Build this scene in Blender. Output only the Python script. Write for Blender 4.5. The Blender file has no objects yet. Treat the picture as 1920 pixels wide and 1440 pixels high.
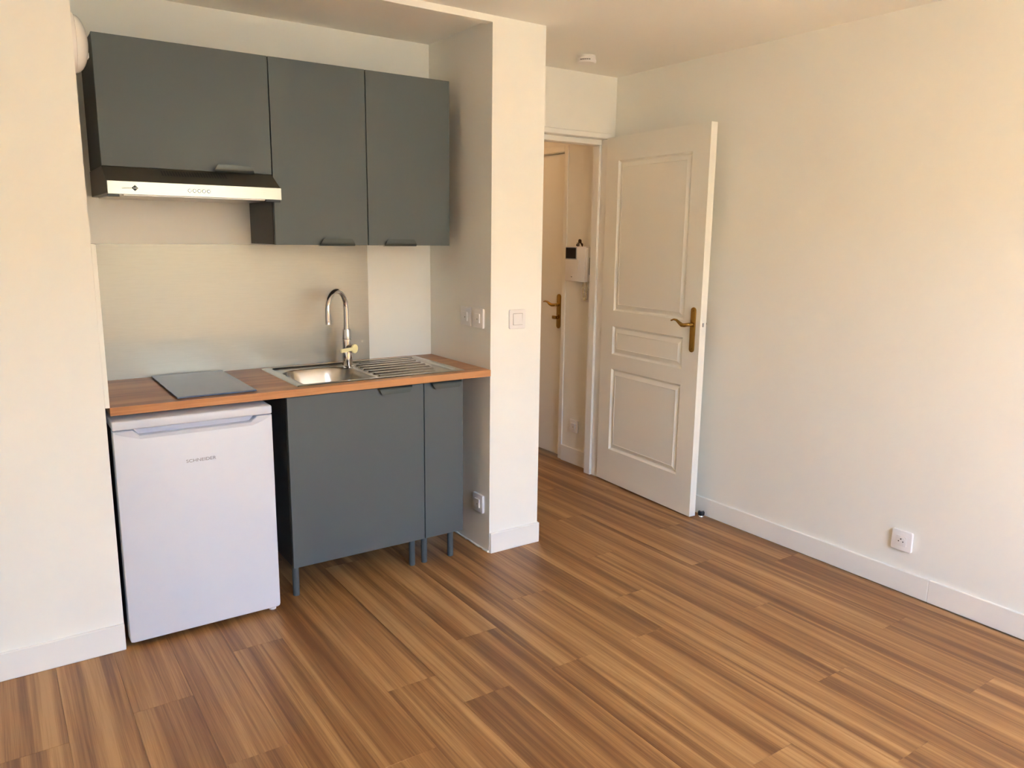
import bpy, bmesh, math, random
from mathutils import Vector, Matrix, Quaternion
PI = math.pi
random.seed(7)
S = bpy.context.scene
COL = S.collection

# ------------------------------------------------------------------ camera
YAW, PITCH, ROLL, FPX = 0.59941, -0.18706, 0.01229, 1449.53
cd = bpy.data.cameras.new('camera'); cam = bpy.data.objects.new('camera', cd); COL.objects.link(cam)
cd.sensor_width = 36.0; cd.lens = FPX / 1920 * 36.0; cd.clip_start = 0.02
fw = Vector((math.sin(YAW)*math.cos(PITCH), math.cos(YAW)*math.cos(PITCH), math.sin(PITCH)))
rt = Vector((math.cos(YAW), -math.sin(YAW), 0)); up = rt.cross(fw)
r2 = math.cos(ROLL)*rt + math.sin(ROLL)*up; u2 = -math.sin(ROLL)*rt + math.cos(ROLL)*up
M = Matrix((r2, u2, -fw)).transposed().to_4x4(); M.translation = Vector((-0.83286, -2.90298, 1.46890))
cam.matrix_world = M; S.camera = cam

# ------------------------------------------------------------------ world, sun, window light, exposure
SKY, SUN = 1.45, 60.0
w = bpy.data.worlds.new('sky'); S.world = w; w.use_nodes = True
nt = w.node_tree; nt.nodes.clear()
out = nt.nodes.new('ShaderNodeOutputWorld'); bg = nt.nodes.new('ShaderNodeBackground'); sk = nt.nodes.new('ShaderNodeTexSky')
sk.sky_type = 'NISHITA'; sk.sun_disc = False; sk.sun_elevation = math.radians(53); sk.sun_rotation = math.radians(180)
sk.air_density = 1.0; sk.dust_density = 0.4; sk.ozone_density = 2.5
nt.links.new(sk.outputs[0], bg.inputs[0]); bg.inputs[1].default_value = SKY
nt.links.new(bg.outputs[0], out.inputs[0])
sd = bpy.data.lights.new('sun', 'SUN'); sun = bpy.data.objects.new('sun', sd); COL.objects.link(sun)
sd.energy = SUN; sd.angle = math.radians(0.53); sd.color = (0.98, 1.0, 0.90)      # falls through the window on the floor behind the camera
sun.rotation_euler = Vector((0.17, 0.57, -0.80)).to_track_quat('-Z', 'Y').to_euler(); sun.location = (0, -9, 9)
FY, WZ0, WZ1 = -4.30, 0.98, 2.25                   # window wall behind the camera, sill and head of its window
WINS = ((-0.20, 1.50),)
for wa, wb in WINS:
    pd = bpy.data.lights.new('window_portal', 'AREA'); po = bpy.data.objects.new('window_portal', pd); COL.objects.link(po)
    pd.shape = 'RECTANGLE'; pd.size = wb-wa; pd.size_y = WZ1-WZ0; pd.cycles.is_portal = True
    po.location = ((wa+wb)/2, FY-0.02, (WZ0+WZ1)/2); po.rotation_euler = (PI/2, 0, 0)
S.view_settings.view_transform = 'Standard'; S.view_settings.look = 'None'
S.view_settings.gamma = 1.0; S.view_settings.use_curve_mapping = False
S.view_settings.exposure = 1.60
S.cycles.use_denoising = True
S.cycles.max_bounces = 10; S.cycles.diffuse_bounces = 7; S.cycles.glossy_bounces = 5
S.cycles.use_adaptive_sampling = True; S.cycles.adaptive_threshold = 0.02; S.cycles.use_light_tree = False
S.cycles.sample_clamp_indirect = 12.0

# ------------------------------------------------------------------ materials
MAT = {}
def lin(c): return tuple(((v/255.0+0.055)/1.055)**2.4 if v/255.0 > 0.04045 else v/255.0/12.92 for v in c)
def new_mat(name):
    m = bpy.data.materials.new(name); m.use_nodes = True; MAT[name] = m
    return m, m.node_tree, m.node_tree.nodes['Principled BSDF']
def mat(name, col, rough=0.5, metal=0.0, spec=0.5, noise=0.0, nscale=8.0, bump=0.0, bscale=200.0, coat=0.0, aniso=0.0, stretch=None):
    m, t, b = new_mat(name)
    b.inputs['Roughness'].default_value = rough; b.inputs['Metallic'].default_value = metal
    b.inputs['Specular IOR Level'].default_value = spec; b.inputs['Coat Weight'].default_value = coat
    b.inputs['Anisotropic'].default_value = aniso
    tc = t.nodes.new('ShaderNodeTexCoord')
    src = tc.outputs['Object']
    if stretch:
        mp = t.nodes.new('ShaderNodeMapping'); mp.inputs['Scale'].default_value = stretch
        t.links.new(src, mp.inputs['Vector']); src = mp.outputs[0]
    n = t.nodes.new('ShaderNodeTexNoise'); n.inputs['Scale'].default_value = nscale; n.inputs['Detail'].default_value = 2
    t.links.new(src, n.inputs['Vector'])
    r = t.nodes.new('ShaderNodeValToRGB'); t.links.new(n.outputs['Fac'], r.inputs['Fac'])
    lo = tuple(c*(1-noise) for c in col); hi = tuple(min(1, c*(1+noise)) for c in col)
    r.color_ramp.elements[0].position = 0.3; r.color_ramp.elements[1].position = 0.7
    r.color_ramp.elements[0].color = (*lo, 1); r.color_ramp.elements[1].color = (*hi, 1)
    t.links.new(r.outputs[0], b.inputs['Base Color'])
    if bump:
        n2 = t.nodes.new('ShaderNodeTexNoise'); n2.inputs['Scale'].default_value = bscale; n2.inputs['Detail'].default_value = 3
        t.links.new(src, n2.inputs['Vector'])
        bp = t.nodes.new('ShaderNodeBump'); bp.inputs['Strength'].default_value = bump; bp.inputs['Distance'].default_value = 0.002
        t.links.new(n2.outputs['Fac'], bp.inputs['Height']); t.links.new(bp.outputs[0], b.inputs['Normal'])
    return m

mat('paint', (0.866, 0.862, 0.805), 0.75, spec=0.3, noise=0.012, nscale=2.5)
mat('paint_ceiling', (0.860, 0.860, 0.815), 0.85, spec=0.2, noise=0.01, nscale=2.0)
mat('gloss_white', (0.865, 0.86, 0.82), 0.42, noise=0.006, nscale=3)
mat('door_white', (0.87, 0.86, 0.79), 0.45, noise=0.006, nscale=3, bump=0.03, bscale=120)
mat('plastic_white', (0.82, 0.80, 0.78), 0.32, noise=0.004)
mat('plastic_cream', (0.72, 0.66, 0.50), 0.4, noise=0.01)
mat('fridge_white', (0.65, 0.68, 0.755), 0.33, noise=0.008, nscale=4, bump=0.02, bscale=150)
mat('fridge_recess', (0.56, 0.58, 0.68), 0.4, noise=0.01)  # fridge white made darker and bluer, recess shade put into the colour
mat('fridge_side', (0.10, 0.10, 0.105), 0.5, noise=0.03)
mat('cabinet_grey', (0.078, 0.098, 0.102), 0.5, spec=0.45, noise=0.015, nscale=3)
mat('handle_grey', (0.060, 0.075, 0.073), 0.38, metal=0.3, noise=0.01)
mat('cabinet_dark', (0.075, 0.072, 0.066), 0.55, noise=0.02)
mat('hood_grey', (0.078, 0.070, 0.056), 0.42, metal=0.2, noise=0.02)
mat('black', (0.006, 0.006, 0.007), 0.35, noise=0.02)
mat('rubber', (0.012, 0.012, 0.012), 0.5, noise=0.05)
mat('screen', (0.004, 0.003, 0.006), 0.25, spec=0.15, noise=0.02)
mat('screen_edge', (0.34, 0.36, 0.38), 0.35, noise=0.02)
mat('hob_glass', (0.075, 0.098, 0.165), 0.18, spec=0.55, noise=0.25, nscale=18)
mat('steel', (0.33, 0.315, 0.275), 0.30, metal=1.0, noise=0.02, nscale=30, stretch=(1, 12, 12))
mat('sink_steel', (0.58, 0.555, 0.51), 0.25, metal=1.0, noise=0.02, nscale=40)
mat('splash_steel', (0.345, 0.326, 0.282), 0.45, metal=1.0, noise=0.018, nscale=14, bump=0.012, bscale=300, stretch=(1, 1, 14))
mat('chrome', (0.78, 0.76, 0.75), 0.07, metal=1.0, noise=0.01)
mat('nickel', (0.50, 0.47, 0.43), 0.3, metal=1.0, noise=0.02)
mat('brass', (0.40, 0.235, 0.055), 0.26, metal=1.0, noise=0.06, nscale=30)
mat('lever_reflection', (1.0, 0.90, 0.50), 0.45, metal=0.0, noise=0.02)  # warm reflection on the chrome tap lever, painted as pale yellow
mat('print_grey', (0.26, 0.26, 0.28), 0.5, noise=0.02)
mat('print_dark', (0.02, 0.018, 0.015), 0.5, noise=0.02)
mat('print_soft', (0.20, 0.18, 0.15), 0.5, noise=0.02)
mat('keys', (0.05, 0.035, 0.025), 0.35, metal=0.8, noise=0.1)
mat('lamp_glass', (0.82, 0.81, 0.78), 0.22, noise=0.005, coat=0.3)
mat('concrete', (0.52, 0.44, 0.34), 0.9, noise=0.15, nscale=1.5)

mat('facade', (0.74, 0.64, 0.49), 0.9, noise=0.08, nscale=1.0)

def wood(name, cols, axis, band, fine, rough=0.4, obj_random=True, bump=0.05, veins=0.065):
    """streaky timber print; axis = local axis along the grain"""
    m, t, b = new_mat(name)
    L = t.links; N = t.nodes
    tc = N.new('ShaderNodeTexCoord'); oi = N.new('ShaderNodeObjectInfo')
    add = N.new('ShaderNodeVectorMath'); add.operation = 'ADD'
    mul = N.new('ShaderNodeVectorMath'); mul.operation = 'MULTIPLY'
    com = N.new('ShaderNodeCombineXYZ')
    for i in range(3): L.new(oi.outputs['Random'], com.inputs[i])
    mul.inputs[1].default_value = (37.0, 91.0, 13.0) if obj_random else (0, 0, 0)
    L.new(com.outputs[0], mul.inputs[0]); L.new(tc.outputs['Object'], add.inputs[0]); L.new(mul.outputs[0], add.inputs[1])
    def sc(a, c):   # across, along
        return (c, a, a) if axis == 'X' else (a, c, a)
    def noise(a, c, detail, dist=0.0, rough_=0.55):
        mp = N.new('ShaderNodeMapping'); mp.inputs['Scale'].default_value = sc(a, c)
        L.new(add.outputs[0], mp.inputs['Vector'])
        n = N.new('ShaderNodeTexNoise'); n.inputs['Scale'].default_value = 1.0
        n.inputs['Detail'].default_value = detail; n.inputs['Distortion'].default_value = dist; n.inputs['Roughness'].default_value = rough_
        L.new(mp.outputs[0], n.inputs['Vector']); return n.outputs['Fac']
    def mth(op, a, bv):
        n = N.new('ShaderNodeMath'); n.operation = op
        for i, v in enumerate((a, bv)):
            if isinstance(v, (int, float)): n.inputs[i].default_value = v
            else: L.new(v, n.inputs[i])
        return n.outputs[0]
    n1 = noise(band[0], band[1], 3.0, 0.55, 0.55)
    n2 = noise(fine[0], fine[1], 4.0, 0.25)
    n3 = noise(fine[0]*4.5, fine[1]*4.0, 2.0)
    n4 = noise(band[0]*2.6, band[1]*1.1, 2.0, 0.5)
    vein = mth('SUBTRACT', 1.0, mth('MULTIPLY', mth('MINIMUM', mth('ABSOLUTE', mth('SUBTRACT', n4, 0.5), 0.0), 0.022), 1/0.022))
    v = mth('ADD', mth('MULTIPLY', n1, 1.05), mth('ADD', mth('MULTIPLY', n2, 0.44), mth('MULTIPLY', n3, 0.22)))
    v = mth('SUBTRACT', v, mth('MULTIPLY', vein, veins))
    if obj_random: v = mth('ADD', v, mth('MULTIPLY', mth('SUBTRACT', oi.outputs['Random'], 0.5), 0.05))
    v = mth('SUBTRACT', v, 0.352)
    r = N.new('ShaderNodeValToRGB'); L.new(v, r.inputs['Fac'])
    e = r.color_ramp.elements
    ps = (0.33, 0.43, 0.50, 0.585, 0.69)
    while len(e) < 5: e.new(0.5)
    for i, p in enumerate(ps): e[i].position = p; e[i].color = (*cols[i], 1)
    L.new(r.outputs[0], b.inputs['Base Color'])
    b.inputs['Roughness'].default_value = rough
    bp = N.new('ShaderNodeBump'); bp.inputs['Strength'].default_value = bump; bp.inputs['Distance'].default_value = 0.001
    L.new(n3, bp.inputs['Height']); L.new(bp.outputs[0], b.inputs['Normal'])
    return m
wood('floor_wood', ((0.158, 0.067, 0.022), (0.226, 0.104, 0.034), (0.286, 0.139, 0.047), (0.357, 0.187, 0.067), (0.44, 0.250, 0.100)), 'Y', (15.0, 0.38), (80.0, 1.4), rough=0.42)
wood('worktop_wood', ((0.27, 0.102, 0.034), (0.35, 0.140, 0.047), (0.42, 0.175, 0.060), (0.48, 0.212, 0.078), (0.54, 0.256, 0.10)), 'X', (10.0, 0.6), (80.0, 2.5), rough=0.36, obj_random=False)

# ------------------------------------------------------------------ mesh helpers
ROOT = {}
def box(bm, x0, x1, y0, y1, z0, z1, bev=0.0, seg=2):
    vs = [bm.verts.new((x, y, z)) for x in (x0, x1) for y in (y0, y1) for z in (z0, z1)]
    fs = [bm.faces.new([vs[i] for i in q]) for q in ((0, 1, 3, 2), (4, 6, 7, 5), (0, 4, 5, 1), (2, 3, 7, 6), (0, 2, 6, 4), (1, 5, 7, 3))]
    if bev > 0:
        es = list({e for f in fs for e in f.edges})
        bmesh.ops.bevel(bm, geom=es, offset=bev, segments=seg, affect='EDGES', profile=0.5)
    return fs
def bx(*a, **k):
    bm = bmesh.new(); box(bm, *a, **k); return bm
def prism(bm, pts, axis, a0, a1, bev=0.0, seg=2):
    """closed polygon pts in the two other axes, extruded along axis from a0 to a1"""
    def P(p, a):
        return {'X': (a, p[0], p[1]), 'Y': (p[0], a, p[1]), 'Z': (p[0], p[1], a)}[axis]
    A = [bm.verts.new(P(p, a0)) for p in pts]; B = [bm.verts.new(P(p, a1)) for p in pts]
    n = len(pts); fs = [bm.faces.new(A), bm.faces.new(list(reversed(B)))]
    for i in range(n): fs.append(bm.faces.new((A[i], B[i], B[(i+1) % n], A[(i+1) % n])))
    bmesh.ops.recalc_face_normals(bm, faces=fs)
    if bev > 0:
        es = list({e for f in fs[:2] for e in f.edges})
        bmesh.ops.bevel(bm, geom=es, offset=bev, segments=seg, affect='EDGES', profile=0.5)
    return bm
def rrect(w, h, r, cx=0, cy=0, n=5):
    pts = []
    for sx, sy, a0 in ((1, 1, 0), (-1, 1, PI/2), (-1, -1, PI), (1, -1, 1.5*PI)):
        for i in range(n+1):
            a = a0 + i/n*PI/2
            pts.append((cx + sx*(w/2-r) + r*math.cos(a), cy + sy*(h/2-r) + r*math.sin(a)))
    return pts
def lathe(bm, prof, axis='Z', c=(0, 0, 0), n=32):
    """prof: (radius, height) pairs along the axis"""
    rings = []
    for r, h in prof:
        ring = []
        for i in range(n):
            a = 2*PI*i/n; u, v = r*math.cos(a), r*math.sin(a)
            p = {'Z': (u, v, h), 'X': (h, u, v), 'Y': (u, h, v)}[axis]
            ring.append(bm.verts.new((c[0]+p[0], c[1]+p[1], c[2]+p[2])))
        rings.append(ring)
    fs = []
    for a, b in zip(rings, rings[1:]):
        for i in range(n): fs.append(bm.faces.new((a[i], a[(i+1) % n], b[(i+1) % n], b[i])))
    fs.append(bm.faces.new(list(reversed(rings[0])))); fs.append(bm.faces.new(rings[-1]))
    bmesh.ops.recalc_face_normals(bm, faces=fs)
    return bm
def tube(bm, pts, radii, n=14, flat=1.0):
    pts = [Vector(p) for p in pts]
    if isinstance(radii, (int, float)): radii = [radii]*len(pts)
    t0 = (pts[1]-pts[0]).normalized()
    ref = Vector((0, 0, 1)) if abs(t0.z) < 0.9 else Vector((0, 1, 0))
    nrm = (ref - t0*ref.dot(t0)).normalized(); rings = []; prev = t0
    for i, p in enumerate(pts):
        t = ((pts[min(i+1, len(pts)-1)] - pts[max(i-1, 0)])).normalized()
        q = prev.rotation_difference(t); nrm = (q @ nrm); nrm = (nrm - t*nrm.dot(t)).normalized(); prev = t
        b = t.cross(nrm)
        rings.append([bm.verts.new(p + (nrm*math.cos(2*PI*k/n)*flat + b*math.sin(2*PI*k/n))*radii[i]) for k in range(n)])
    fs = []
    for a, b in zip(rings, rings[1:]):
        for i in range(n): fs.append(bm.faces.new((a[i], a[(i+1) % n], b[(i+1) % n], b[i])))
    fs.append(bm.faces.new(list(reversed(rings[0])))); fs.append(bm.faces.new(rings[-1]))
    bmesh.ops.recalc_face_normals(bm, faces=fs)
    return bm
def link(name, me, material, parent=None, smooth=False, angle=35, local=False):
    if parent is not None and not local:
        off = ROOT.get(parent.name, Vector((0, 0, 0))); me.transform(Matrix.Translation(-off))
    if not me.materials: me.materials.append(MAT[material])
    if smooth:
        me.polygons.foreach_set('use_smooth', [True]*len(me.polygons))
        me.set_sharp_from_angle(angle=math.radians(angle))
    o = bpy.data.objects.new(name, me); COL.objects.link(o)
    if parent is not None:
        o.parent = parent; ROOT[o.name] = ROOT.get(parent.name, Vector((0, 0, 0))) if not local else Vector((0, 0, 0))
    return o
def obj(name, bm, material, parent=None, smooth=False, angle=35, local=False):
    bmesh.ops.recalc_face_normals(bm, faces=bm.faces[:])
    me = bpy.data.meshes.new(name); bm.to_mesh(me); bm.free()
    return link(name, me, material, parent, smooth, angle, local)
def tag(o, label, cat, group=None, kind=None):
    o['label'] = label
    if cat: o['category'] = cat
    if group: o['group'] = group
    if kind: o['kind'] = kind
    return o
def thing(name, label, cat, loc=(0, 0, 0), rotz=0.0, group=None, kind=None):
    o = bpy.data.objects.new(name, None); COL.objects.link(o); o.empty_display_size = 0.05
    o.location = loc; o.rotation_euler = (0, 0, rotz); ROOT[o.name] = Vector(loc)
    return tag(o, label, cat, group, kind)
def struct(name, bm, material, label, cat):
    return tag(obj(name, bm, material), label, cat, kind='structure')
def lettering(name, body, size, material, parent, origin, xdir, zdir, width=None, local=False, depth=0.0004, bold=0.0):
    """flat letters; origin = lower left corner, xdir along the line, zdir upward"""
    c = bpy.data.curves.new(name, 'FONT'); c.body = body; c.size = size; c.extrude = depth; c.offset = bold
    o = bpy.data.objects.new(name, c); COL.objects.link(o)
    dg = bpy.context.evaluated_depsgraph_get(); me = bpy.data.meshes.new_from_object(o.evaluated_get(dg))
    bpy.data.objects.remove(o)
    xs = [v.co.x for v in me.vertices]; s = (width/(max(xs)-min(xs))) if width else 1.0
    X, Z = Vector(xdir), Vector(zdir); Y = X.cross(Z); mn = min(xs)
    for v in me.vertices:
        p = v.co.copy(); v.co = Vector(origin) + X*(p.x-mn)*s + Z*p.y - Y*p.z
    me.materials.clear()
    return link(name, me, material, parent, local=local)

# ------------------------------------------------------------------ measured numbers
H = 2.379; PXL, PXR = 1.031, 1.309; WX = 2.299; BY = 0.645; NY = 0.563; LWX, LWY = -0.529, -0.017
RX0 = -2.20; HX0, HY1 = 1.25, 3.0; NZ = 2.366

# ------------------------------------------------------------------ the setting
floor = struct('floor', bx(RX0-0.1, 2.45, FY-0.1, HY1+0.1, -0.08, -0.006), 'floor_wood', 'striped brown wood plank floor of the studio and hall', 'floor')
PW, PL, PX0 = 0.178, 1.219, 0.1405
phase = {-6: -0.505, -5: -0.93, -4: -0.453, -3: -0.86, -2: -0.25, -1: -1.112, 0: -0.778, 1: -0.965, 2: -0.615, 3: -0.961, 4: -0.457, 5: -0.964, 6: -0.677,
         7: -0.30, 8: -1.05, 9: -0.62, 10: -0.215, 11: -0.80, -7: -0.2, -8: -0.75, -9: -0.4, -10: -1.0, -11: -0.6, -12: -0.3}
full = None
for k in range(-12, 12):
    x0 = PX0 + k*PW; x1 = x0 + PW
    xa, xb = max(x0, RX0), min(x1, WX)
    ytop = 0.56 if x1 < 1.32 else HY1
    ph = phase.get(k, 0.0); j = ph - 2*PL
    while j < ytop:
        ya, yb = max(j, -2.46), min(j+PL, ytop)
        if yb > -2.40 and yb-ya > 0.02:
            whole = (yb-ya) > PL-1e-6 and xb-xa > PW-1e-6
            if whole and full: me = full
            else:
                b = bx(-(xb-xa)/2+0.0002, (xb-xa)/2-0.0002, -(yb-ya)/2+0.0002, (yb-ya)/2-0.0002, -0.006, 0.0, bev=0.0005, seg=1)
                bmesh.ops.recalc_face_normals(b, faces=b.faces[:]); me = bpy.data.meshes.new('plank'); b.to_mesh(me); b.free(); me.materials.append(MAT['floor_wood'])
                if whole: full = me
            p = bpy.data.objects.new('plank', me); COL.objects.link(p); p.parent = floor; p.location = ((xa+xb)/2, (ya+yb)/2, 0)
        j += PL

struct('ceiling', bx(RX0-0.1, 2.45, FY-0.1, HY1+0.1, H, H+0.1), 'paint_ceiling', 'plain matt white ceiling over the whole studio', 'ceiling')
struct('ceiling_niche', bx(LWX, PXL, 0.05, NY, NZ, H), 'paint_ceiling', 'slightly lower white ceiling inside the kitchen recess', 'ceiling')
struct('trim_1', bx(LWX, PXL, 0.0, 0.05, 2.352, H), 'paint', 'thin white lintel strip along the top of the kitchen recess', 'lintel')
struct('wall_left', bx(RX0-0.1, RX0, FY, LWY, 0, H), 'paint', 'white side wall left of the camera, out of view', 'wall')
bm = bx(RX0-0.1, LWX, LWY, 0.75, 0, H)
struct('wall_kitchen_left', bm, 'paint', 'white wall block left of the kitchen recess, with corner beside fridge', 'wall')
struct('wall_kitchen_back', bx(LWX, PXL, NY, 0.75, 0, H), 'paint', 'white painted back wall of the kitchen recess', 'wall')
struct('wall_pillar', bx(PXL, PXR, 0.0, 0.75, 0, H), 'paint', 'bright white pillar wall between kitchen recess and hall doorway', 'wall')
OX0, OX1, OZ = 1.40, 2.266, 2.066      # opening cut in the wall behind the open door
b = bmesh.new(); box(b, PXR, OX0, BY, 0.75, 0, H); box(b, OX0, OX1, BY, 0.75, OZ, H); box(b, OX1, WX, BY, 0.75, 0, H)
struct('wall_back', b, 'paint', 'white wall with the hall doorway, behind the open panelled door', 'wall')
b = bmesh.new(); box(b, WX, WX+0.1, FY, 1.075, 0, H); box(b, WX, WX+0.1, 1.075, 1.98, 2.045, H); box(b, WX, WX+0.1, 1.98, HY1, 0, H)
struct('wall_right', b, 'paint', 'long plain cream-white wall on the right with one low socket', 'wall')
struct('wall_light_stop', bx(WX+0.101, WX+0.15, 0.95, 2.10, 0, H), 'paint', 'added panel behind the entrance door against light leaks, out of view', 'wall')  # added to stop light leaking in under the entrance door
struct('wall_hall_left', bx(HX0-0.1, HX0, 0.75, HY1, 0, H), 'paint', 'left side wall of the hall, hidden behind the pillar', 'wall')
struct('wall_hall_end', bx(HX0-0.1, WX+0.1, HY1, HY1+0.1, 0, H), 'paint', 'end wall of the hall, hidden behind the pillar', 'wall')
b = bmesh.new(); edges = [RX0] + [v for p in WINS for v in p] + [WX]
for i in range(0, len(edges), 2): box(b, edges[i], edges[i+1], FY-0.25, FY, 0, H)
for wa, wb in WINS: box(b, wa, wb, FY-0.25, FY, WZ1, H); box(b, wa, wb, FY-0.25, FY, 0, WZ0)
struct('wall_front', b, 'paint', 'window wall behind the camera, out of view', 'wall')
for n_, (wa, wb) in enumerate(WINS):
    wn = thing('window_%d' % (n_+1), 'white %s window behind the camera, out of view' % ('wide', 'narrow')[n_], 'window', ((wa+wb)/2, FY-0.1, WZ0), kind='structure')
    b = bmesh.new()
    for xa, xb, za, zb in ((wa, wb, WZ0, WZ0+0.05), (wa, wb, WZ1-0.05, WZ1), (wa, wa+0.05, WZ0+0.05, WZ1-0.05), (wb-0.05, wb, WZ0+0.05, WZ1-0.05)):
        box(b, xa, xb, FY-0.13, FY-0.07, za, zb)
    obj('frame', b, 'gloss_white', wn)
    obj('mullion', bx((wa+wb)/2-0.035, (wa+wb)/2+0.035, FY-0.13, FY-0.07, WZ0+0.05, WZ1-0.05), 'gloss_white', wn)
struct('exterior_ground', bx(-40, 40, -40, FY-0.3, -3.1, -3.0), 'concrete', 'paved street outside the windows, out of view', 'ground')
struct('exterior_facade', bx(-25, 25, -16, -14, -3.0, 3.8), 'facade', 'pale stone house across the street, out of view', 'building')
struct('exterior_sky_block', bx(RX0-0.1, 2.45, FY-0.25, HY1+0.1, H+0.1, 6.0), 'facade', 'storey block added above the studio to screen sky, out of view', 'building')  # unseen mass added to block overhead sky and shade the ground

# baseboards
BBH, BBT = 0.099, 0.012
struct('baseboard_left', bx(RX0, LWX, LWY-BBT, LWY, 0, BBH, bev=0.002, seg=1), 'gloss_white', 'white baseboard along the wall left of the fridge', 'baseboard')
b = bmesh.new(); box(b, PXL+0.002, PXR+0.006, -BBT, 0, 0, BBH, bev=0.002, seg=1); box(b, PXR, PXR+0.006, 0, BY, 0, BBH)
struct('baseboard_pillar', b, 'gloss_white', 'short white baseboard at the foot of the pillar', 'baseboard')
bb = thing('baseboard_right', 'long white baseboard in two lengths under the right wall', 'baseboard', (WX, -1.41, 0), kind='structure')
obj('board', bx(WX-BBT, WX, -1.4085, BY, 0, BBH-0.001, bev=0.002, seg=1), 'gloss_white', bb)
obj('board', bx(WX-BBT, WX, FY, -1.4095, 0, BBH-0.001, bev=0.002, seg=1), 'gloss_white', bb)
struct('baseboard_hall', bx(WX-BBT, WX, 0.75, 1.073, 0, 0.106, bev=0.002, seg=1), 'gloss_white', 'short white baseboard in the hall below the low socket', 'baseboard')

# doorway frame behind the open door
tr = thing('trim_2', 'white door frame around the hall doorway', 'door frame', (1.83, BY, 0), kind='structure')
obj('casing', bx(OX0, OX1, BY-0.008, 0.70, 2.036, OZ, bev=0.003, seg=1), 'gloss_white', tr)
obj('casing', bx(2.242, OX1, BY-0.004, 0.70, 0, 2.036, bev=0.003, seg=1), 'gloss_white', tr)
obj('casing', bx(OX0, OX0+0.03, BY-0.008, 0.70, 0, 2.036, bev=0.003, seg=1), 'gloss_white', tr)
obj('door_stop', bx(OX0+0.03, 2.236, BY+0.045, 0.765, 2.006, 2.036, bev=0.003, seg=1), 'gloss_white', tr)
obj('jamb', bx(2.238, OX1, 0.700, 0.762, 0, 2.036, bev=0.002, seg=1), 'gloss_white', tr)
obj('door_stop', bx(2.231, 2.238, 0.702, 0.760, 0, 2.006, bev=0.002, seg=1), 'gloss_white', tr)
obj('jamb', bx(OX0+0.03, OX0+0.06, BY+0.045, 0.765, 0, 2.006, bev=0.004, seg=1), 'gloss_white', tr)

# ------------------------------------------------------------------ door leaf with three moulded panels
def door_leaf(W, T, Z0, Z1, cols, rows, panels, prof):
    bm = bmesh.new()
    for side in (0, 1):
        y0 = 0.0 if side == 0 else T; s = 1 if side == 0 else -1
        vv = {}
        def V(x, y, z):
            k = (round(x, 5), round(y, 5), round(z, 5))
            if k not in vv: vv[k] = bm.verts.new((x, y, z))
            return vv[k]
        for i in range(len(cols)-1):
            for j in range(len(rows)-1):
                xa, xb, za, zb = cols[i], cols[i+1], rows[j], rows[j+1]
                if (i, j) in panels:
                    prev = None
                    for ins, dep in prof:
                        ring = [V(xa+ins, y0+s*dep, za+ins), V(xb-ins, y0+s*dep, za+ins), V(xb-ins, y0+s*dep, zb-ins), V(xa+ins, y0+s*dep, zb-ins)]
                        if prev:
                            for q in range(4): bm.faces.new((prev[q], prev[(q+1) % 4], ring[(q+1) % 4], ring[q]))
                        prev = ring
                    bm.faces.new(prev)
                else:
                    bm.faces.new((V(xa, y0, za), V(xb, y0, za), V(xb, y0, zb), V(xa, y0, zb)))
        if side == 0: front = vv
        else: back = vv
    def strip(ks):
        for a, c in zip(ks, ks[1:]):
            fa, fb = front[(round(a[0], 5), 0.0, round(a[1], 5))], front[(round(c[0], 5), 0.0, round(c[1], 5))]
            ba, bb_ = back[(round(a[0], 5), round(T, 5), round(a[1], 5))], back[(round(c[0], 5), round(T, 5), round(c[1], 5))]
            bm.faces.new((fa, fb, bb_, ba))
    strip([(x, rows[0]) for x in cols]); strip([(x, rows[-1]) for x in cols])
    strip([(cols[0], z) for z in rows]); strip([(cols[-1], z) for z in rows])
    return bm
DZ = 0.008
d1 = thing('door_1', 'open white three-panel door with brass lever handle, beside right wall', 'door', (2.232, 0.634, 0), math.radians(-93.2), kind='structure')
rows = [DZ, 0.209, 0.712, 0.792, 0.966, 1.052, 1.911, 2.039]
prof = [(0, 0), (0.003, 0.0), (0.012, 0.0115), (0.017, 0.0125), (0.022, 0.0105), (0.040, 0.0015), (0.043, 0.0035)]
obj('leaf', door_leaf(0.82, 0.042, DZ, 2.039, [0, 0.106, 0.703, 0.82], rows, {(1, 1), (1, 3), (1, 5)}, prof), 'door_white', d1, local=True)
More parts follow.
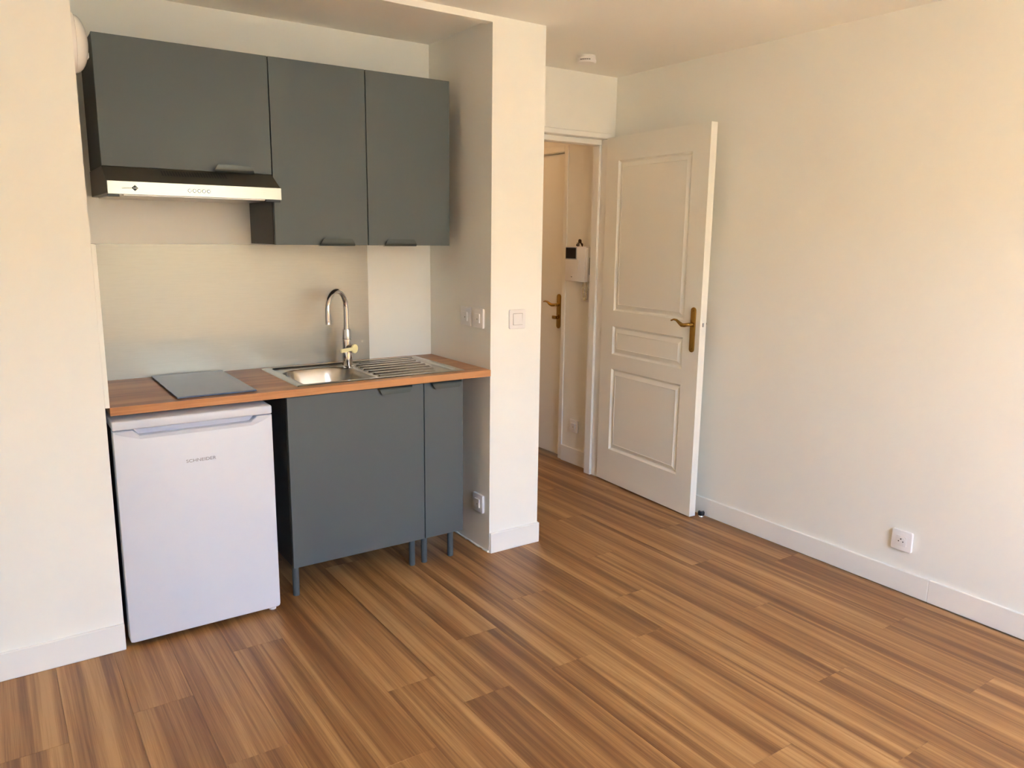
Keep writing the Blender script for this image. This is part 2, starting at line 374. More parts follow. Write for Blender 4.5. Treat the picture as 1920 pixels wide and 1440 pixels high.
def lever_set(parent, u, z0, z1, zl, side, toward, w_=0.034, tlen=0.115):
    """brass back plate and curved lever; side -1 = front face (local y<0), +1 = other face"""
    yb = 0.0 if side < 0 else 0.042
    b = bmesh.new(); prism(b, rrect(w_, z1-z0, w_*0.48, u, (z0+z1)/2, n=6), 'Y', yb, yb+side*0.009, bev=0.003, seg=2)
    pl = obj('handle_plate', b, 'brass', parent, smooth=True, local=True)
    b = bmesh.new()
    Y = lambda k: yb + side*k
    pts = [(u, Y(0.006), zl), (u, Y(0.028), zl), (u+toward*0.004, Y(0.042), zl-0.001), (u+toward*0.016, Y(0.050), zl-0.004),
           (u+toward*0.032, Y(0.052), zl-0.004), (u+toward*0.050, Y(0.052), zl+0.005), (u+toward*0.072, Y(0.052), zl+0.017),
           (u+toward*0.093, Y(0.051), zl+0.019), (u+toward*tlen, Y(0.050), zl+0.012)]
    tube(b, pts, [0.010, 0.0095, 0.0095, 0.0100, 0.0105, 0.0090, 0.0065, 0.0050, 0.0040])
    obj('lever', b, 'brass', pl, smooth=True, angle=60, local=True)
    for zz in (z0+0.018, z1-0.018):
        b = bmesh.new(); lathe(b, [(0.0035, 0.0), (0.0035, 0.0012), (0.002, 0.002)], 'Y', (u, 0, zz), 10)
        for v in b.verts: v.co.y = yb + side*(0.009 + v.co.y)
        obj('screw', b, 'brass', pl, smooth=True, local=True)
    return pl
lever_set(d1, 0.773, 0.894, 1.128, 1.040, -1, -1)
lever_set(d1, 0.773, 0.894, 1.128, 1.040, 1, -1)
lp = obj('latch_plate', bx(0.82, 0.8206, 0.012, 0.030, 0.96, 1.13), 'door_white', d1, local=True)
b = bmesh.new(); prism(b, [(0.820, 0.014), (0.830, 0.014), (0.820, 0.028)], 'Z', 1.030, 1.050)
obj('latch', b, 'nickel', d1, local=True)
for zz in (0.22, 1.02, 1.82):
    b = bmesh.new(); lathe(b, [(0.007, zz-0.045), (0.007, zz+0.045)], 'Z', (-0.004, 0.047, 0), 12); obj('hinge', b, 'gloss_white', d1, smooth=True, local=True)

# entrance door in the hall
d2 = thing('door_2', 'flat white entrance door with brass plate in the dim hall', 'door', (2.334, 1.115, 0), kind='structure')
obj('leaf', bx(2.330, 2.372, 1.118, 1.94, 0.008, 2.003, bev=0.002, seg=1), 'door_white', d2)
def hall_handle():
    b = bmesh.new(); prism(b, rrect(0.040, 0.228, 0.019, 1.178, 0.991, n=6), 'X', 2.330, 2.320, bev=0.003)
    pl = obj('handle_plate', b, 'brass', d2, smooth=True)
    b = bmesh.new(); y, z = 1.178, 1.035
    tube(b, [(2.324, y, z), (2.300, y, z), (2.288, y+0.006, z-0.001), (2.281, y+0.020, z-0.002), (2.279, y+0.04, z+0.003), (2.279, y+0.065, z+0.015), (2.280, y+0.09, z+0.018), (2.282, y+0.112, z+0.014)],
         [0.010, 0.0095, 0.0095, 0.0105, 0.010, 0.007, 0.0055, 0.0045])
    obj('lever', b, 'brass', pl, smooth=True, angle=60)
    b = bmesh.new(); z = 0.95
    tube(b, [(2.324, y, z), (2.306, y, z)], 0.010); box(b, 2.290, 2.306, y-0.004, y+0.030, z-0.010, z+0.012, bev=0.004)
    obj('lock_knob', b, 'brass', pl, smooth=True)
hall_handle()
t3 = thing('trim_3', 'slim white frame around the entrance door in the hall', 'door frame', (WX, 1.075, 0), kind='structure')
obj('jamb', bx(WX-0.006, 2.375, 1.075, 1.114, 0, 2.045, bev=0.004, seg=2), 'door_white', t3)
obj('jamb', bx(WX-0.006, 2.375, 1.944, 1.98, 0, 2.045, bev=0.004, seg=2), 'door_white', t3)
obj('head', bx(WX-0.006, 2.375, 1.114, 1.944, 2.007, 2.045, bev=0.004, seg=2), 'door_white', t3)

# ------------------------------------------------------------------ kitchen cabinets
def edge_pull(x0, x1, yf, zedge, up, parent):
    """folded grey edge pull hooked over a door edge; up=+1 for a door's bottom edge (rises), -1 for a top edge (hangs)"""
    pr = [(0.004, -0.0015*up), (-0.004, -0.0015*up), (-0.012, -0.001*up), (-0.018, 0.003*up), (-0.0205, 0.010*up), (-0.0210, 0.017*up), (-0.0213, 0.023*up), (-0.0213, 0.0265*up)]
    taper = [0, 0, 0, 0.001, 0.004, 0.008, 0.012, 0.017]
    bm = bmesh.new(); n = 12; grid = []
    for (y, z), t in zip(pr, taper):
        grid.append([bm.verts.new((x0+t + (x1-x0-2*t)*i/n, yf+y, zedge+z)) for i in range(n+1)])
    for a, c in zip(grid, grid[1:]):
        for i in range(n): bm.faces.new((a[i], a[i+1], c[i+1], c[i]))
    bmesh.ops.recalc_face_normals(bm, faces=bm.faces[:])
    bmesh.ops.solidify(bm, geom=bm.faces[:], thickness=0.0018)
    return obj('handle', bm, 'handle_grey', parent, smooth=True, angle=50)
def cabinet(name, label, x0, x1, yf, yb, z0, z1, group, hx, top, legs=(), zdoor=None):
    t = thing(name, label, 'cabinet', ((x0+x1)/2, (yf+yb)/2, 0 if legs else z0), group=group)
    y0 = yf + 0.028; T = 0.016
    c0, c1 = z0+0.001, z1-0.001
    obj('side_panel', bx(x0+0.003, x0+T, y0, yb, c0, c1), 'cabinet_dark', t)
    obj('side_panel', bx(x1-T, x1-0.003, y0, yb, c0, c1), 'cabinet_dark', t)
    obj('bottom_panel', bx(x0+T, x1-T, y0, yb, c0, c0+T), 'cabinet_dark', t)
    if not legs: obj('top_panel', bx(x0+T, x1-T, y0, yb, c1-T, c1), 'cabinet_dark', t)
    obj('back_panel', bx(x0+T, x1-T, yb-0.006, yb, c0+T, c1 - (0 if legs else T)), 'cabinet_dark', t)
    obj('hinge_block', bx(x0+0.010, x0+0.03, yf+0.0185, y0, z1-0.10, z1-0.06), 'cabinet_dark', t); obj('hinge_block', bx(x0+0.010, x0+0.03, yf+0.0185, y0, z0+0.06, z0+0.10), 'cabinet_dark', t)
    dr = obj('door', bx(x0+0.0018, x1-0.0018, yf, yf+0.0185, z0, z1, bev=0.0008, seg=1), 'cabinet_grey', t)
    edge_pull(hx[0], hx[1], yf, z1 if top else z0, -1 if top else 1, dr)
    for lx, ly in legs:
        b = bmesh.new(); lathe(b, [(0.0135, 0.0), (0.0140, 0.004), (0.0140, c0)], 'Z', (lx, ly, 0), 20)
        obj('leg', b, 'cabinet_grey', t, smooth=True)
    return t
UY = 0.2205; GU = 'grey wall cabinets'
cabinet('wall_cabinet', 'wide short grey wall cabinet above the extractor hood', -0.4508, 0.1491, UY, NY, 1.7005, 2.140, GU, (-0.073, 0.075), False)
cabinet('wall_cabinet', 'tall grey wall cabinet between the hood cabinet and the end cabinet', 0.1491, 0.5492, UY, NY, 1.4297, 2.140, GU, (0.330, 0.482), False)
cabinet('wall_cabinet', 'rightmost tall grey wall cabinet above the sink drainer', 0.5492, 0.9488, UY, NY, 1.4297, 2.140, GU, (0.619, 0.771), False)
BYF = 0.0192; GB = 'grey base cabinets'; BZ0, BZ1 = 0.138, 0.8455
cabinet('base_cabinet', 'wide grey base cabinet on legs below the sink, beside fridge', 0.1018, 0.703, BYF, 0.53, BZ0, BZ1, GB, (0.487, 0.640), True,
        legs=((0.125, 0.068), (0.665, 0.078), (0.125, 0.47), (0.665, 0.47)))
cabinet('base_cabinet', 'narrow grey base cabinet on legs under the right end of worktop', 0.703, 0.9004, BYF, 0.53, BZ0, BZ1, GB, (0.735, 0.884), True,
        legs=((0.7265, 0.078), (0.864, 0.078), (0.7265, 0.47), (0.864, 0.47)))

# ------------------------------------------------------------------ worktop with the sink cut-out
WTX0, WTX1, WTY0, WTY1, WTZ0, WTZ1 = -0.513, PXL-0.001, -0.005, NY-0.007, 0.852, 0.8807
SX0, SX1, SY0, SY1 = 0.155, 0.925, 0.042, 0.525
cx0, cx1, cy0, cy1 = SX0+0.012, SX1-0.012, SY0+0.012, SY1-0.012
bm = bmesh.new()
xs, ys, zs = [WTX0, cx0, cx1, WTX1], [WTY0, cy0, cy1, WTY1], [WTZ0, WTZ1]
vg = {(i, j, k): bm.verts.new((xs[i], ys[j], zs[k])) for i in range(4) for j in range(4) for k in range(2)}
for i in range(3):
    for j in range(3):
        if (i, j) == (1, 1): continue
        for k in range(2): bm.faces.new([vg[(i, j, k)], vg[(i+1, j, k)], vg[(i+1, j+1, k)], vg[(i, j+1, k)]])
def wall_q(a, c): bm.faces.new([vg[(*a, 0)], vg[(*c, 0)], vg[(*c, 1)], vg[(*a, 1)]])
for i in range(3):
    wall_q((i, 0), (i+1, 0)); wall_q((i, 3), (i+1, 3)); wall_q((0, i), (0, i+1)); wall_q((3, i), (3, i+1))
wall_q((1, 1), (2, 1)); wall_q((1, 2), (2, 2)); wall_q((1, 1), (1, 2)); wall_q((2, 1), (2, 2))
bmesh.ops.recalc_face_normals(bm, faces=bm.faces[:])
tag(obj('worktop', bm, 'worktop_wood'), 'long brown wood-effect kitchen worktop holding sink and hob', 'worktop')
# splashback and side panel
sp = bx(LWX+0.012, 0.6905, NY-0.006, NY-0.001, 0.8807, 1.4255)
tag(obj('splashback', sp, 'splash_steel'), 'brushed stainless steel splashback panel behind hob and sink', 'splashback')
tag(obj('side_splash_panel', bx(LWX+0.001, LWX+0.0155, -0.010, NY-0.008, 0.8815, 1.430, bev=0.001, seg=1), 'paint'), 'narrow white side panel edge at left end of the worktop', 'panel')

# ------------------------------------------------------------------ sink (pressed steel sheet)
def sd_rr(x, y, x0, x1, y0, y1, r):
    cx, cy = (x0+x1)/2, (y0+y1)/2; qx, qy = abs(x-cx)-(x1-x0)/2+r, abs(y-cy)-(y1-y0)/2+r
    return min(max(qx, qy), 0) + math.hypot(max(qx, 0), max(qy, 0)) - r
def sd_bowl(x, y):
    x0, x1, y0, y1 = 0.200, 0.517, 0.074, 0.446
    cx, cy = (x0+x1)/2, (y0+y1)/2
    r = 0.105 if y > cy else 0.055
    qx, qy = abs(x-cx)-(x1-x0)/2+r, abs(y-cy)-(y1-y0)/2+r
    return min(max(qx, qy), 0) + math.hypot(max(qx, 0), max(qy, 0)) - r
def sm(a, b_, t):
    t = min(1, max(0, (t-a)/(b_-a))); return t*t*(3-2*t)
ZS = WTZ1 + 0.0035
GROOVES = [(0.560+0.0*i, 0.878-0.014*i if i else 0.872, 0.115+0.062*i) for i in range(6)]
GROOVES = [(0.545, 0.800, 0.118), (0.548, 0.825, 0.178), (0.550, 0.836, 0.238), (0.552, 0.845, 0.298), (0.556, 0.852, 0.358), (0.566, 0.858, 0.418), (0.60, 0.862, 0.468)]
def sink_z(x, y):
    z = ZS
    z -= 0.0035*(1-sm(0.0, 0.005, -sd_rr(x, y, SX0, SX1, SY0, SY1, 0.004)))      # outer lip rolls down on the worktop
    f = sd_rr(x, y, SX0+0.036, SX1-0.028, SY0+0.026, SY1-0.020, 0.012)
    z -= 0.0065*sm(0.0, 0.007, -f)
    if x > 0.53:
        for gx0, gx1, gy in GROOVES:
            d = math.hypot(max(gx0-x, 0, x-gx1), y-gy)
            z += 0.0060*(1-sm(0.006, 0.015, d))
    bd = -sd_bowl(x, y)
    if bd > -0.004:
        z -= 0.150*sm(-0.004, 0.055, bd)**0.85 + 0.004*sm(0.05, 0.15, bd)
    return z
bm = bmesh.new(); nx, ny = 280, 190
vs = []
for j in range(ny+1):
    yy = SY0 + (SY1-SY0)*j/ny
    vs.append([bm.verts.new((SX0+(SX1-SX0)*i/nx, yy, sink_z(SX0+(SX1-SX0)*i/nx, yy))) for i in range(nx+1)])
for j in range(ny):
    for i in range(nx): bm.faces.new((vs[j][i], vs[j][i+1], vs[j+1][i+1], vs[j+1][i]))
sink = thing('sink', 'stainless steel sink with single bowl and ribbed drainer', 'sink', ((SX0+SX1)/2, (SY0+SY1)/2, WTZ1))
obj('basin', bm, 'sink_steel', sink, smooth=True, angle=80)
zb = sink_z(0.355, 0.26)
b = bmesh.new(); lathe(b, [(0.043, zb+0.0005), (0.043, zb+0.003), (0.036, zb+0.0035), (0.030, zb+0.001), (0.002, zb+0.001)], 'Z', (0.355, 0.26, 0), 28)
obj('drain', b, 'steel', sink, smooth=True)
for i in range(3):
    yy = 0.16 + i*0.012
    xx = max(x for x in [0.44+0.001*k for k in range(75)] if sink_z(x, yy) < ZS-0.055)
    obj('overflow_slot', bx(xx-0.006, xx+0.002, yy-0.003, yy+0.003, ZS-0.068, ZS-0.046, bev=0.001, seg=1), 'black', sink)

# ------------------------------------------------------------------ tap
TX, TY = 0.517, 0.410; TZ = sink_z(TX, TY) if sd_bowl(TX, TY) > 0.006 else ZS-0.0065
tap = thing('tap', 'chrome gooseneck kitchen tap with side lever, on the sink', 'tap', (TX, TY, TZ))
b = bmesh.new(); lathe(b, [(0.0265, TZ), (0.0265, TZ+0.005), (0.0235, TZ+0.008), (0.0225, TZ+0.05), (0.0205, TZ+0.085)], 'Z', (TX, TY, 0), 32)
obj('base', b, 'chrome', tap, smooth=True)
b = bmesh.new(); lathe(b, [(0.0205, TZ+0.085), (0.0200, TZ+0.125), (0.0195, TZ+0.17), (0.0185, TZ+0.174), (0.013, TZ+0.174)], 'Z', (TX, TY, 0), 32)
obj('body', b, 'chrome', tap, smooth=True)
b = bmesh.new(); lathe(b, [(0.0203, TZ+0.128), (0.0203, TZ+0.131)], 'Z', (TX, TY, 0), 32); obj('ring', b, 'nickel', tap, smooth=True)
EX, EY = 0.393, 0.312; hx, hy = (EX-TX)/2, (EY-TY)/2
pts = [(TX, TY, TZ+0.172), (TX, TY, 1.09), (TX, TY, 1.135)]
for i in range(0, 21):
    a = PI*i/20; pts.append((TX+hx*(1-math.cos(a)), TY+hy*(1-math.cos(a)), 1.150+0.078*math.sin(a)))
pts += [(EX, EY, 1.135), (EX, EY, 1.100)]
b = bmesh.new(); tube(b, pts, 0.0118, n=20); obj('spout', b, 'chrome', tap, smooth=True, angle=60)
b = bmesh.new(); lathe(b, [(0.0125, 1.088), (0.0125, 1.101), (0.0118, 1.102)], 'Z', (EX, EY, 0), 24); obj('aerator', b, 'chrome', tap, smooth=True)
# lever: round cap on a short side stub facing the room, blade pointing left
LZ = 0.9655
b = bmesh.new(); tube(b, [(TX+0.004, TY-0.010, LZ), (TX+0.017, TY-0.036, LZ)], 0.0195, n=24)
lv = obj('lever_stub', b, 'chrome', tap, smooth=True)
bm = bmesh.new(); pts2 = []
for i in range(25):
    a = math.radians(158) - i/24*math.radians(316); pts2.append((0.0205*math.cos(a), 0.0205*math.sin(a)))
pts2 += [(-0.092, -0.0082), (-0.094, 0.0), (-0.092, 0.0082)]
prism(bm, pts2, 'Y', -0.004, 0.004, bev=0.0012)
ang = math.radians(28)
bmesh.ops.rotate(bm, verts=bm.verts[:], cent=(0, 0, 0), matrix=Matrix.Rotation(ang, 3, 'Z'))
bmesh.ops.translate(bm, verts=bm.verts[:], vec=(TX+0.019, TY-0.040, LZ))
l = obj('lever', bm, 'lever_reflection', tap, smooth=True); l['label'] = 'lever blade with round end, warm reflection painted pale yellow'

# ------------------------------------------------------------------ hob
hb = thing('hob', 'flat dark glass hob on the worktop, above the fridge', 'hob', (-0.149, 0.283, WTZ1))
obj('glass', bx(-0.291, -0.007, 0.029, 0.537, 0.8835, 0.8885, bev=0.0008, seg=1), 'hob_glass', hb)
obj('seal', bx(-0.285, -0.013, 0.035, 0.531, WTZ1, 0.8836), 'black', hb)

# ------------------------------------------------------------------ extractor hood
hd = thing('extractor_hood', 'dark grey extractor hood with brushed steel front strip', 'hood', (-0.151, 0.34, 1.60))
HXa, HXb = -0.4495, 0.1482
b = bmesh.new(); prism(b, [(NY-0.001, 1.6035), (0.124, 1.6035), (0.124, 1.6445), (0.222, 1.6995), (NY-0.001, 1.6995)], 'X', HXa, HXb, bev=0.0012, seg=1)
obj('body', b, 'hood_grey', hd)
fa = obj('front_strip', bx(HXa, HXb+0.0005, 0.117, 0.1235, 1.600, 1.6445, bev=0.001, seg=1), 'steel', hd); fa['label'] = 'brushed steel front strip'
for i in range(5):
    b = bmesh.new(); lathe(b, [(0.0040, 0.1172), (0.0040, 0.1150), (0.0038, 0.1146)], 'Y', (-0.1841+i*0.01637, 0, 1.621), 18)
    bt = obj('button', b, 'chrome', hd, smooth=True)
    b = bmesh.new(); lathe(b, [(0.0062, 0.1171), (0.0062, 0.1160)], 'Y', (-0.1841+i*0.01637, 0, 1.621), 18); obj('button_ring', b, 'print_dark', bt, smooth=True)
    obj('symbol', bx(-0.1851+i*0.01637, -0.1831+i*0.01637, 0.1166, 0.1171, 1.6105, 1.6125), 'print_soft', bt)
lettering('brand_lettering', 'CONTROL', 0.0078, 'print_soft', fa, (-0.405, 0.1166, 1.6187), (1, 0, 0), (0, 0, 1), width=0.031)
b = bmesh.new(); prism(b, [(-0.3741, 1.6222), (-0.3634, 1.6118), (-0.3527, 1.6222), (-0.3634, 1.6326)], 'Y', 0.1165, 0.1171)
dm = obj('brand_diamond', b, 'print_dark', fa)
lettering('diamond_lettering', 'AIR', 0.0062, 'gloss_white', fa, (-0.3702, 0.1161, 1.6200), (1, 0, 0), (0, 0, 1), width=0.0136, bold=0.0002)
ns = 24; b = bmesh.new()
for i in range(ns):
    x = -0.262 + i*0.0096
    u0, u1 = 0.50, 0.86
    y0_, z0_ = 0.124+0.098*u0, 1.6445+0.055*u0; y1_, z1_ = 0.124+0.098*u1, 1.6445+0.055*u1
    n_ = Vector((0, -0.055, 0.098)).normalized()*0.0006
    vv = [b.verts.new((xx, yy+n_.y, zz+n_.z)) for xx, yy, zz in ((x, y0_, z0_), (x+0.0058, y0_, z0_), (x+0.0058, y1_, z1_), (x, y1_, z1_))]
    b.faces.new(vv)
ve = obj('vent_slots', b, 'black', hd); ve['kind'] = 'stuff'
obj('filter_panel', bx(HXa+0.02, HXb-0.02, 0.15, NY-0.03, 1.5975, 1.6035, bev=0.001, seg=1), 'nickel', hd)
obj('lamp_cover', bx(HXa+0.05, HXb-0.05, 0.128, 0.148, 1.596, 1.6035, bev=0.001, seg=1), 'lamp_glass', hd)
obj('clip', bx(-0.4490, -0.413, 0.119, 0.135, 1.5915, 1.6000, bev=0.001, seg=1), 'black', hd)
obj('clip', bx(0.088, 0.145, 0.119, 0.135, 1.5920, 1.6000, bev=0.001, seg=1), 'black', hd)

# ------------------------------------------------------------------ fridge
FX0, FX1, FYF = -0.5144, 0.0276, -0.033
fr = thing('fridge', 'white under-counter fridge with recessed grip below its top', 'fridge', ((FX0+FX1)/2, 0.2, 0))
obj('body', bx(FX0+0.004, FX1-0.004, FYF+0.062, 0.50, 0.022, 0.802, bev=0.003, seg=1), 'fridge_side', fr)
obj('gasket', bx(FX0+0.012, FX1-0.012, FYF+0.050, FYF+0.062, 0.030, 0.796), 'rubber', fr)
obj('top_plate', bx(FX0-0.001, FX1+0.001, FYF-0.002, 0.52, 0.8032, 0.8355, bev=0.006, seg=3), 'fridge_white', fr, smooth=True)
# door: slab with a trapezoid grip cut into its upper edge, edges of the cut dished
x0, x1, z0, z1 = FX0, FX1, 0.0195, 0.8005
gx0, gx1, ga, gb, gz = -0.4524, -0.028, -0.431, -0.0518, 0.7800
outline = [(x0+0.012, z0), (x1-0.012, z0), (x1-0.003, z0+0.003), (x1, z0+0.012), (x1, z1), (gx1, z1), (gb, gz), (ga, gz), (gx0, z1), (x0, z1), (x0, z0+0.012), (x0+0.003, z0+0.003)]
b = bmesh.new(); prism(b, outline, 'Y', FYF, FYF+0.050, bev=0.004, seg=3)
dr = obj('door', b, 'fridge_white', fr, smooth=True, angle=40)
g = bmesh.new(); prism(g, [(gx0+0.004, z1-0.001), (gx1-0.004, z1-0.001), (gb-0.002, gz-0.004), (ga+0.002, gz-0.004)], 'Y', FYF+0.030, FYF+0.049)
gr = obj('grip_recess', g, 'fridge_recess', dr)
# shallow dished surround of the grip
g = bmesh.new(); rim = [(x0+0.006, z1-0.002), (gx0-0.001, z1-0.002), (ga-0.001, gz-0.001), (gb+0.001, gz-0.001), (gx1+0.001, z1-0.002), (x1-0.006, z1-0.002)]
low = [(x0+0.006, z1-0.006), (-0.474, z1-0.020), (-0.430, gz-0.0135), (-0.046, gz-0.0135), (-0.006, z1-0.020), (x1-0.006, z1-0.006)]
A = [g.verts.new((x, FYF-0.0030, z)) for x, z in rim]; B = [g.verts.new((x, FYF-0.0003, z)) for x, z in low]
for i in range(5): g.faces.new((A[i], A[i+1], B[i+1], B[i]))
gl = obj('grip_lip', g, 'fridge_white', dr)
lettering('brand_lettering', 'SCHNEIDER', 0.0165, 'print_grey', dr, (-0.2865, FYF-0.0006, 0.6585), (1, 0, 0), (0, 0, 1), width=0.103)
for fx, fy_ in ((FX0+0.060, FYF+0.11), (FX1-0.022, FYF+0.036)):
    b = bmesh.new(); lathe(b, [(0.014, 0.0), (0.014, 0.008), (0.008, 0.010), (0.008, 0.024)], 'Z', (fx, fy_, 0), 16); obj('foot', b, 'plastic_white', fr, smooth=True)
for fx in (FX0+0.035, FX1-0.035):
    b = bmesh.new(); lathe(b, [(0.014, 0.0), (0.014, 0.008), (0.008, 0.010), (0.008, 0.024)], 'Z', (fx, 0.46, 0), 16); obj('foot', b, 'plastic_white', fr, smooth=True)

# ------------------------------------------------------------------ switches and sockets
def wall_plate(name, label, cat, loc, rotz, kind, size=0.088, group=None, thick=0.011):
    """local: plate in XZ, facing -Y, wall at y=0"""
    t = thing(name, label, cat, loc, rotz, group)
    b = bmesh.new(); prism(b, rrect(size, size, 0.007), 'Y', 0.0, -thick, bev=0.0025, seg=2)
    obj('plate', b, 'plastic_white', t, smooth=True, local=True)
    if kind == 'switch':
        q = 0.050
        b = bmesh.new(); prism(b, rrect(q+0.003, q+0.003, 0.002), 'Y', -thick+0.001, -thick-0.0004); obj('gap', b, 'print_soft', t, local=True)
        bm = bmesh.new(); h = q/2
        prism(bm, [(-thick+0.001, -h), (-thick-0.0035, -h), (-thick-0.0012, h), (-thick+0.001, h)], 'X', -h, h, bev=0.0008, seg=1)
        obj('rocker', bm, 'plastic_white', t, local=True)
    elif kind == 'socket':
        q = 0.045
        b = bmesh.new(); prism(b, rrect(q, q, 0.004), 'Y', -thick+0.001, -thick-0.0022, bev=0.0008, seg=1); m_ = obj('module', b, 'plastic_white', t, local=True)
        b = bmesh.new(); lathe(b, [(0.0195, -thick-0.0020), (0.0195, -thick-0.0034), (0.0185, -thick-0.0036)], 'Y', (0, 0, 0), 28); obj('well', b, 'plastic_white', m_, smooth=True, local=True)
        for hx_, hz_, rr in ((-0.0095, -0.002, 0.0026), (0.0095, -0.002, 0.0026)):
            b = bmesh.new(); lathe(b, [(rr, -thick-0.003), (rr, -thick-0.0042)], 'Y', (hx_, 0, hz_), 14); obj('hole', b, 'black', m_, smooth=True, local=True)
        b = bmesh.new(); lathe(b, [(0.0026, -thick-0.003), (0.0026, -thick-0.0065)], 'Y', (0, 0, 0.009), 14); obj('earth_pin', b, 'keys', m_, smooth=True, local=True)
    elif kind == 'half':
        b = bmesh.new(); prism(b, rrect(0.042, 0.042, 0.003), 'Y', -thick+0.001, -thick-0.0050, bev=0.001, seg=1); m_ = obj('module', b, 'plastic_white', t, local=True)
        b = bmesh.new(); lathe(b, [(0.0032, -thick-0.0045), (0.0032, -thick-0.0056)], 'Y', (0.005, 0, -0.003), 14); obj('hole', b, 'print_soft', m_, smooth=True, local=True)
    return t
RW = -PI/2      # faces -X
wall_plate('wall_socket', 'white socket above worktop inside recess, nearer the back wall', 'socket', (PXL, 0.203, 1.106), RW, 'half', 0.090)
wall_plate('wall_socket', 'white socket above worktop inside recess, nearer the pillar corner', 'socket', (PXL, 0.095, 1.106), RW, 'half', 0.090)
wall_plate('wall_socket', 'white socket low in the recess beside narrow base cabinet', 'socket', (PXL, 0.086, 0.227), RW, 'half', 0.088, thick=0.013)
wall_plate('light_switch', 'square white light switch on the front of the pillar', 'switch', (1.171, 0.0, 1.104), 0.0, 'switch', 0.088)
wall_plate('wall_socket', 'white three-hole socket low on the right wall above baseboard', 'socket', (WX, -1.2785, 0.2265), RW, 'socket', 0.088, thick=0.014)
wall_plate('wall_socket', 'white socket low in the hall above its baseboard', 'socket', (WX, 0.948, 0.256), RW, 'half', 0.084)
wall_plate('light_switch', 'cream light switch in the hall behind the intercom cord', 'switch', (WX, 0.866, 1.120), RW, 'switch', 0.084)

# ------------------------------------------------------------------ intercom
ic = thing('intercom', 'white video intercom with black screen on the hall wall', 'intercom', (WX, 0.905, 1.20))
obj('body', bx(2.236, WX-0.0005, 0.812, 1.008, 1.2035, 1.4195, bev=0.004, seg=2), 'plastic_white', ic, smooth=True)
sc_ = obj('screen_frame', bx(2.2340, 2.2365, 0.893, 1.004, 1.340, 1.4150, bev=0.001, seg=1), 'screen_edge', ic)
obj('screen', bx(2.2332, 2.2342, 0.900, 1.000, 1.346, 1.4105), 'screen', sc_)
obj('call_button', bx(2.2325, 2.2365, 0.868, 0.880, 1.275, 1.345, bev=0.001, seg=1), 'plastic_white', ic)
obj('indicator', bx(2.2350, 2.2365, 0.934, 0.946, 1.230, 1.2335), 'print_dark', ic)
b = bmesh.new(); prism(b, [(2.238, 1.210), (2.252, 1.207), (2.274, 1.226), (2.277, 1.24), (2.277, 1.395), (2.270, 1.408), (2.246, 1.412), (2.238, 1.405)], 'Y', 0.812, 0.790, bev=0.004, seg=2)
hs = obj('handset', b, 'plastic_white', ic, smooth=True)
b = bmesh.new(); prism(b, rrect(0.009, 0.105, 0.004, 2.257, 1.302), 'Y', 0.7905, 0.7893); obj('finger_slot', b, 'print_soft', hs)
b = bmesh.new(); pts = []
for i in range(57):
    s_ = i/56; a = PI*s_
    px_, pz_ = 0.848 - 0.014*math.cos(a)*1.0 + (0.004 if s_ > .5 else 0), 1.208 - 0.118*math.sin(a)**0.7
    pts.append((2.272 + 0.003*math.cos(s_*120), px_ + 0.003*math.sin(s_*120), pz_))
tube(b, pts, 0.0042, n=8); obj('cord', b, 'plastic_cream', ic, smooth=True)
# small dark keys lying on top of the intercom
ky = thing('key_bunch', 'small dark key bunch resting on top of the intercom', 'keys', (2.262, 0.90, 1.4195))
def key(ang, tilt, dx):
    b = bmesh.new(); lathe(b, [(0.013, -0.002), (0.013, 0.002)], 'Y', (0, 0, 0), 14); box(b, 0.008, 0.040, -0.002, 0.002, -0.005, 0.005); box(b, 0.026, 0.037, -0.002, 0.002, -0.010, -0.005)
    bmesh.ops.rotate(b, verts=b.verts[:], cent=(0, 0, 0), matrix=Matrix.Rotation(ang, 3, 'Y'))
    bmesh.ops.rotate(b, verts=b.verts[:], cent=(0, 0, 0), matrix=Matrix.Rotation(tilt, 3, 'Z'))
    bmesh.ops.translate(b, verts=b.verts[:], vec=(dx, 0, 0.0)); lo = min(v.co.z for v in b.verts)
    bmesh.ops.translate(b, verts=b.verts[:], vec=(0, 0, -lo))
    return b
obj('key', key(0.75, 1.57, 0.0), 'keys', ky, local=True); obj('key', key(2.35, 1.45, 0.004), 'keys', ky, local=True); obj('key', key(0.1, 1.2, -0.008), 'keys', ky, local=True)
b = bmesh.new(); tube(b, [(0.012*math.cos(a), 0.022, 0.013+0.012*math.sin(a)) for a in [2*PI*i/20 for i in range(21)]], 0.0012, n=8); obj('ring', b, 'chrome', ky, smooth=True, local=True)

# ------------------------------------------------------------------ smoke detector, door stop, recess lamp
sm_ = thing('smoke_detector', 'round white smoke detector on ceiling before the hall doorway', 'smoke detector', (1.812, 0.332, H))
b = bmesh.new(); lathe(b, [(0.044, H), (0.045, H-0.012), (0.041, H-0.016)], 'Z', (1.812, 0.332, 0), 40); obj('base', b, 'plastic_white', sm_, smooth=True)
b = bmesh.new(); lathe(b, [(0.041, H-0.016), (0.048, H-0.019), (0.0485, H-0.030), (0.044, H-0.036), (0.018, H-0.038)], 'Z', (1.812, 0.332, 0), 40); obj('cover', b, 'plastic_white', sm_, smooth=True)
b = bmesh.new()
for i in range(5):
    a = math.radians(196 + i*13); cxx, cyy = 1.812+0.0478*math.cos(a), 0.332+0.0478*math.sin(a)
    vs_ = box(b, -0.0015, 0.0015, -0.0042, 0.0042, -0.0018, 0.0018); vl = list({v for f in vs_ for v in f.verts})
    bmesh.ops.rotate(b, verts=vl, cent=(0, 0, 0), matrix=Matrix.Rotation(a, 3, 'Z')); bmesh.ops.translate(b, verts=vl, vec=(cxx, cyy, H-0.024))
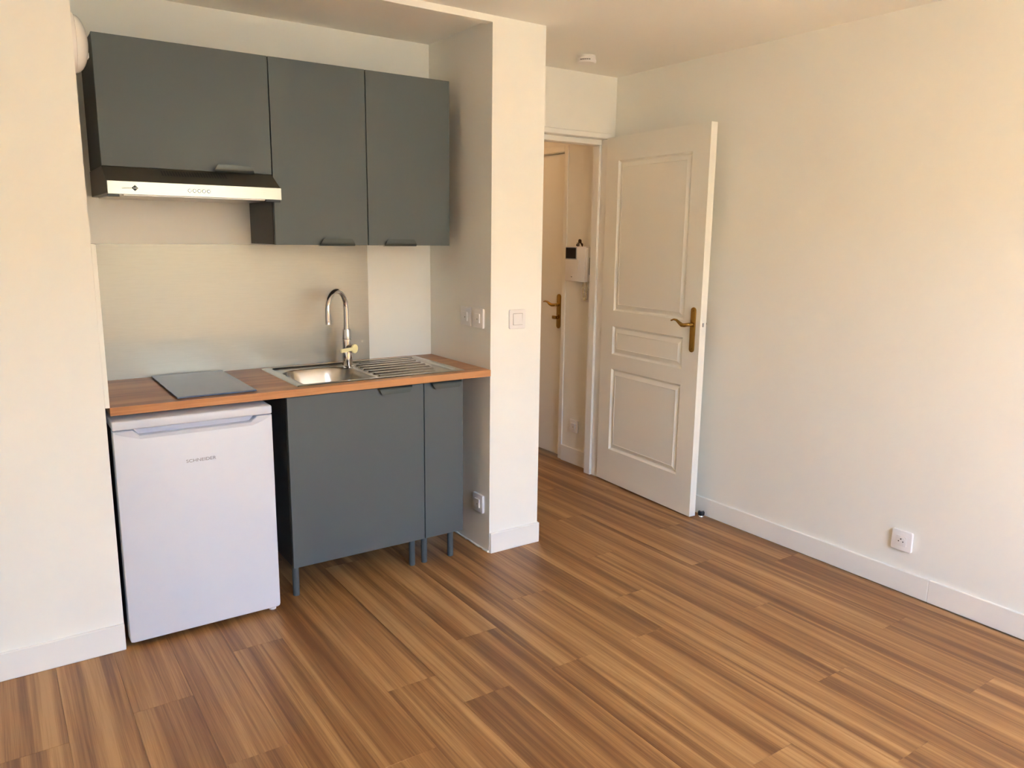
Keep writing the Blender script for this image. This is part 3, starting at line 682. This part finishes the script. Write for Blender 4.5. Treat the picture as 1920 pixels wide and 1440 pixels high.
obj('vent', b, 'print_dark', sm_)

ds = thing('door_stop', 'small black rubber door stop on floor at the door corner', 'door stop', (2.258, -0.200, 0))
b = bmesh.new(); lathe(b, [(0.015, 0.0), (0.015, 0.006), (0.013, 0.010)], 'Z', (2.258, -0.204, 0), 24); obj('base', b, 'chrome', ds, smooth=True)
b = bmesh.new(); lathe(b, [(0.0155, 0.010), (0.018, 0.014), (0.018, 0.027), (0.015, 0.032), (0.009, 0.033)], 'Z', (2.258, -0.204, 0), 24); obj('rubber_ring', b, 'rubber', ds, smooth=True)
b = bmesh.new(); lathe(b, [(0.0085, 0.032), (0.0085, 0.0345), (0.006, 0.036)], 'Z', (2.258, -0.204, 0), 16); obj('screw_cap', b, 'chrome', ds, smooth=True)

LY, LZ_ = 0.112, 2.070
lm = thing('wall_lamp', 'white domed lamp on recess wall left of the wall cabinets', 'lamp', (LWX, LY, LZ_))
b = bmesh.new(); lathe(b, [(0.094, LWX), (0.094, LWX+0.014), (0.090, LWX+0.016)], 'X', (0, LY, LZ_), 40); obj('base', b, 'plastic_white', lm, smooth=True)
b = bmesh.new(); lathe(b, [(0.089*math.cos(a), LWX+0.016+0.040*math.sin(a)) for a in [PI/2*i/12*0.985 for i in range(13)]], 'X', (0, LY, LZ_), 40); obj('dome', b, 'lamp_glass', lm, smooth=True)
b = bmesh.new(); box(b, LWX+0.030, LWX+0.056, LY-0.012, LY+0.023, LZ_-0.040, LZ_-0.022, bev=0.003); obj('clip', b, 'plastic_white', lm)

# ------------------------------------------------------------------ unseen lamp added to brighten and warm the hall (behind the pillar)
hl = thing('hall_fill_lamp', 'round lamp added to warm the hall, unseen behind the pillar', 'lamp', (1.72, 1.95, H))
b = bmesh.new(); lathe(b, [(0.06, H), (0.06, H-0.02), (0.02, H-0.025), (0.02, H-0.05)], 'Z', (1.72, 1.95, 0), 28); obj('base', b, 'plastic_white', hl, smooth=True)
hp = bpy.data.lights.new('hall_fill_light', 'POINT'); hpo = bpy.data.objects.new('hall_fill_light', hp); COL.objects.link(hpo); hpo.parent = hl
hp.energy = 1.8; hp.color = (1.0, 0.52, 0.22); hp.shadow_soft_size = 0.06; hpo.location = (0, 0, -0.13)

# uneven caulk bead along the foot of the recess side wall
rc = random.Random(3); b = bmesh.new()
tube(b, [(PXL-0.002-0.002*rc.random(), 0.004+0.02*i, 0.004+0.003*rc.random()) for i in range(26)], [0.003+0.002*rc.random() for i in range(26)], n=8)
struct('trim_4', b, 'paint', 'rough white caulk line along the foot of the recess side wall', 'caulk')
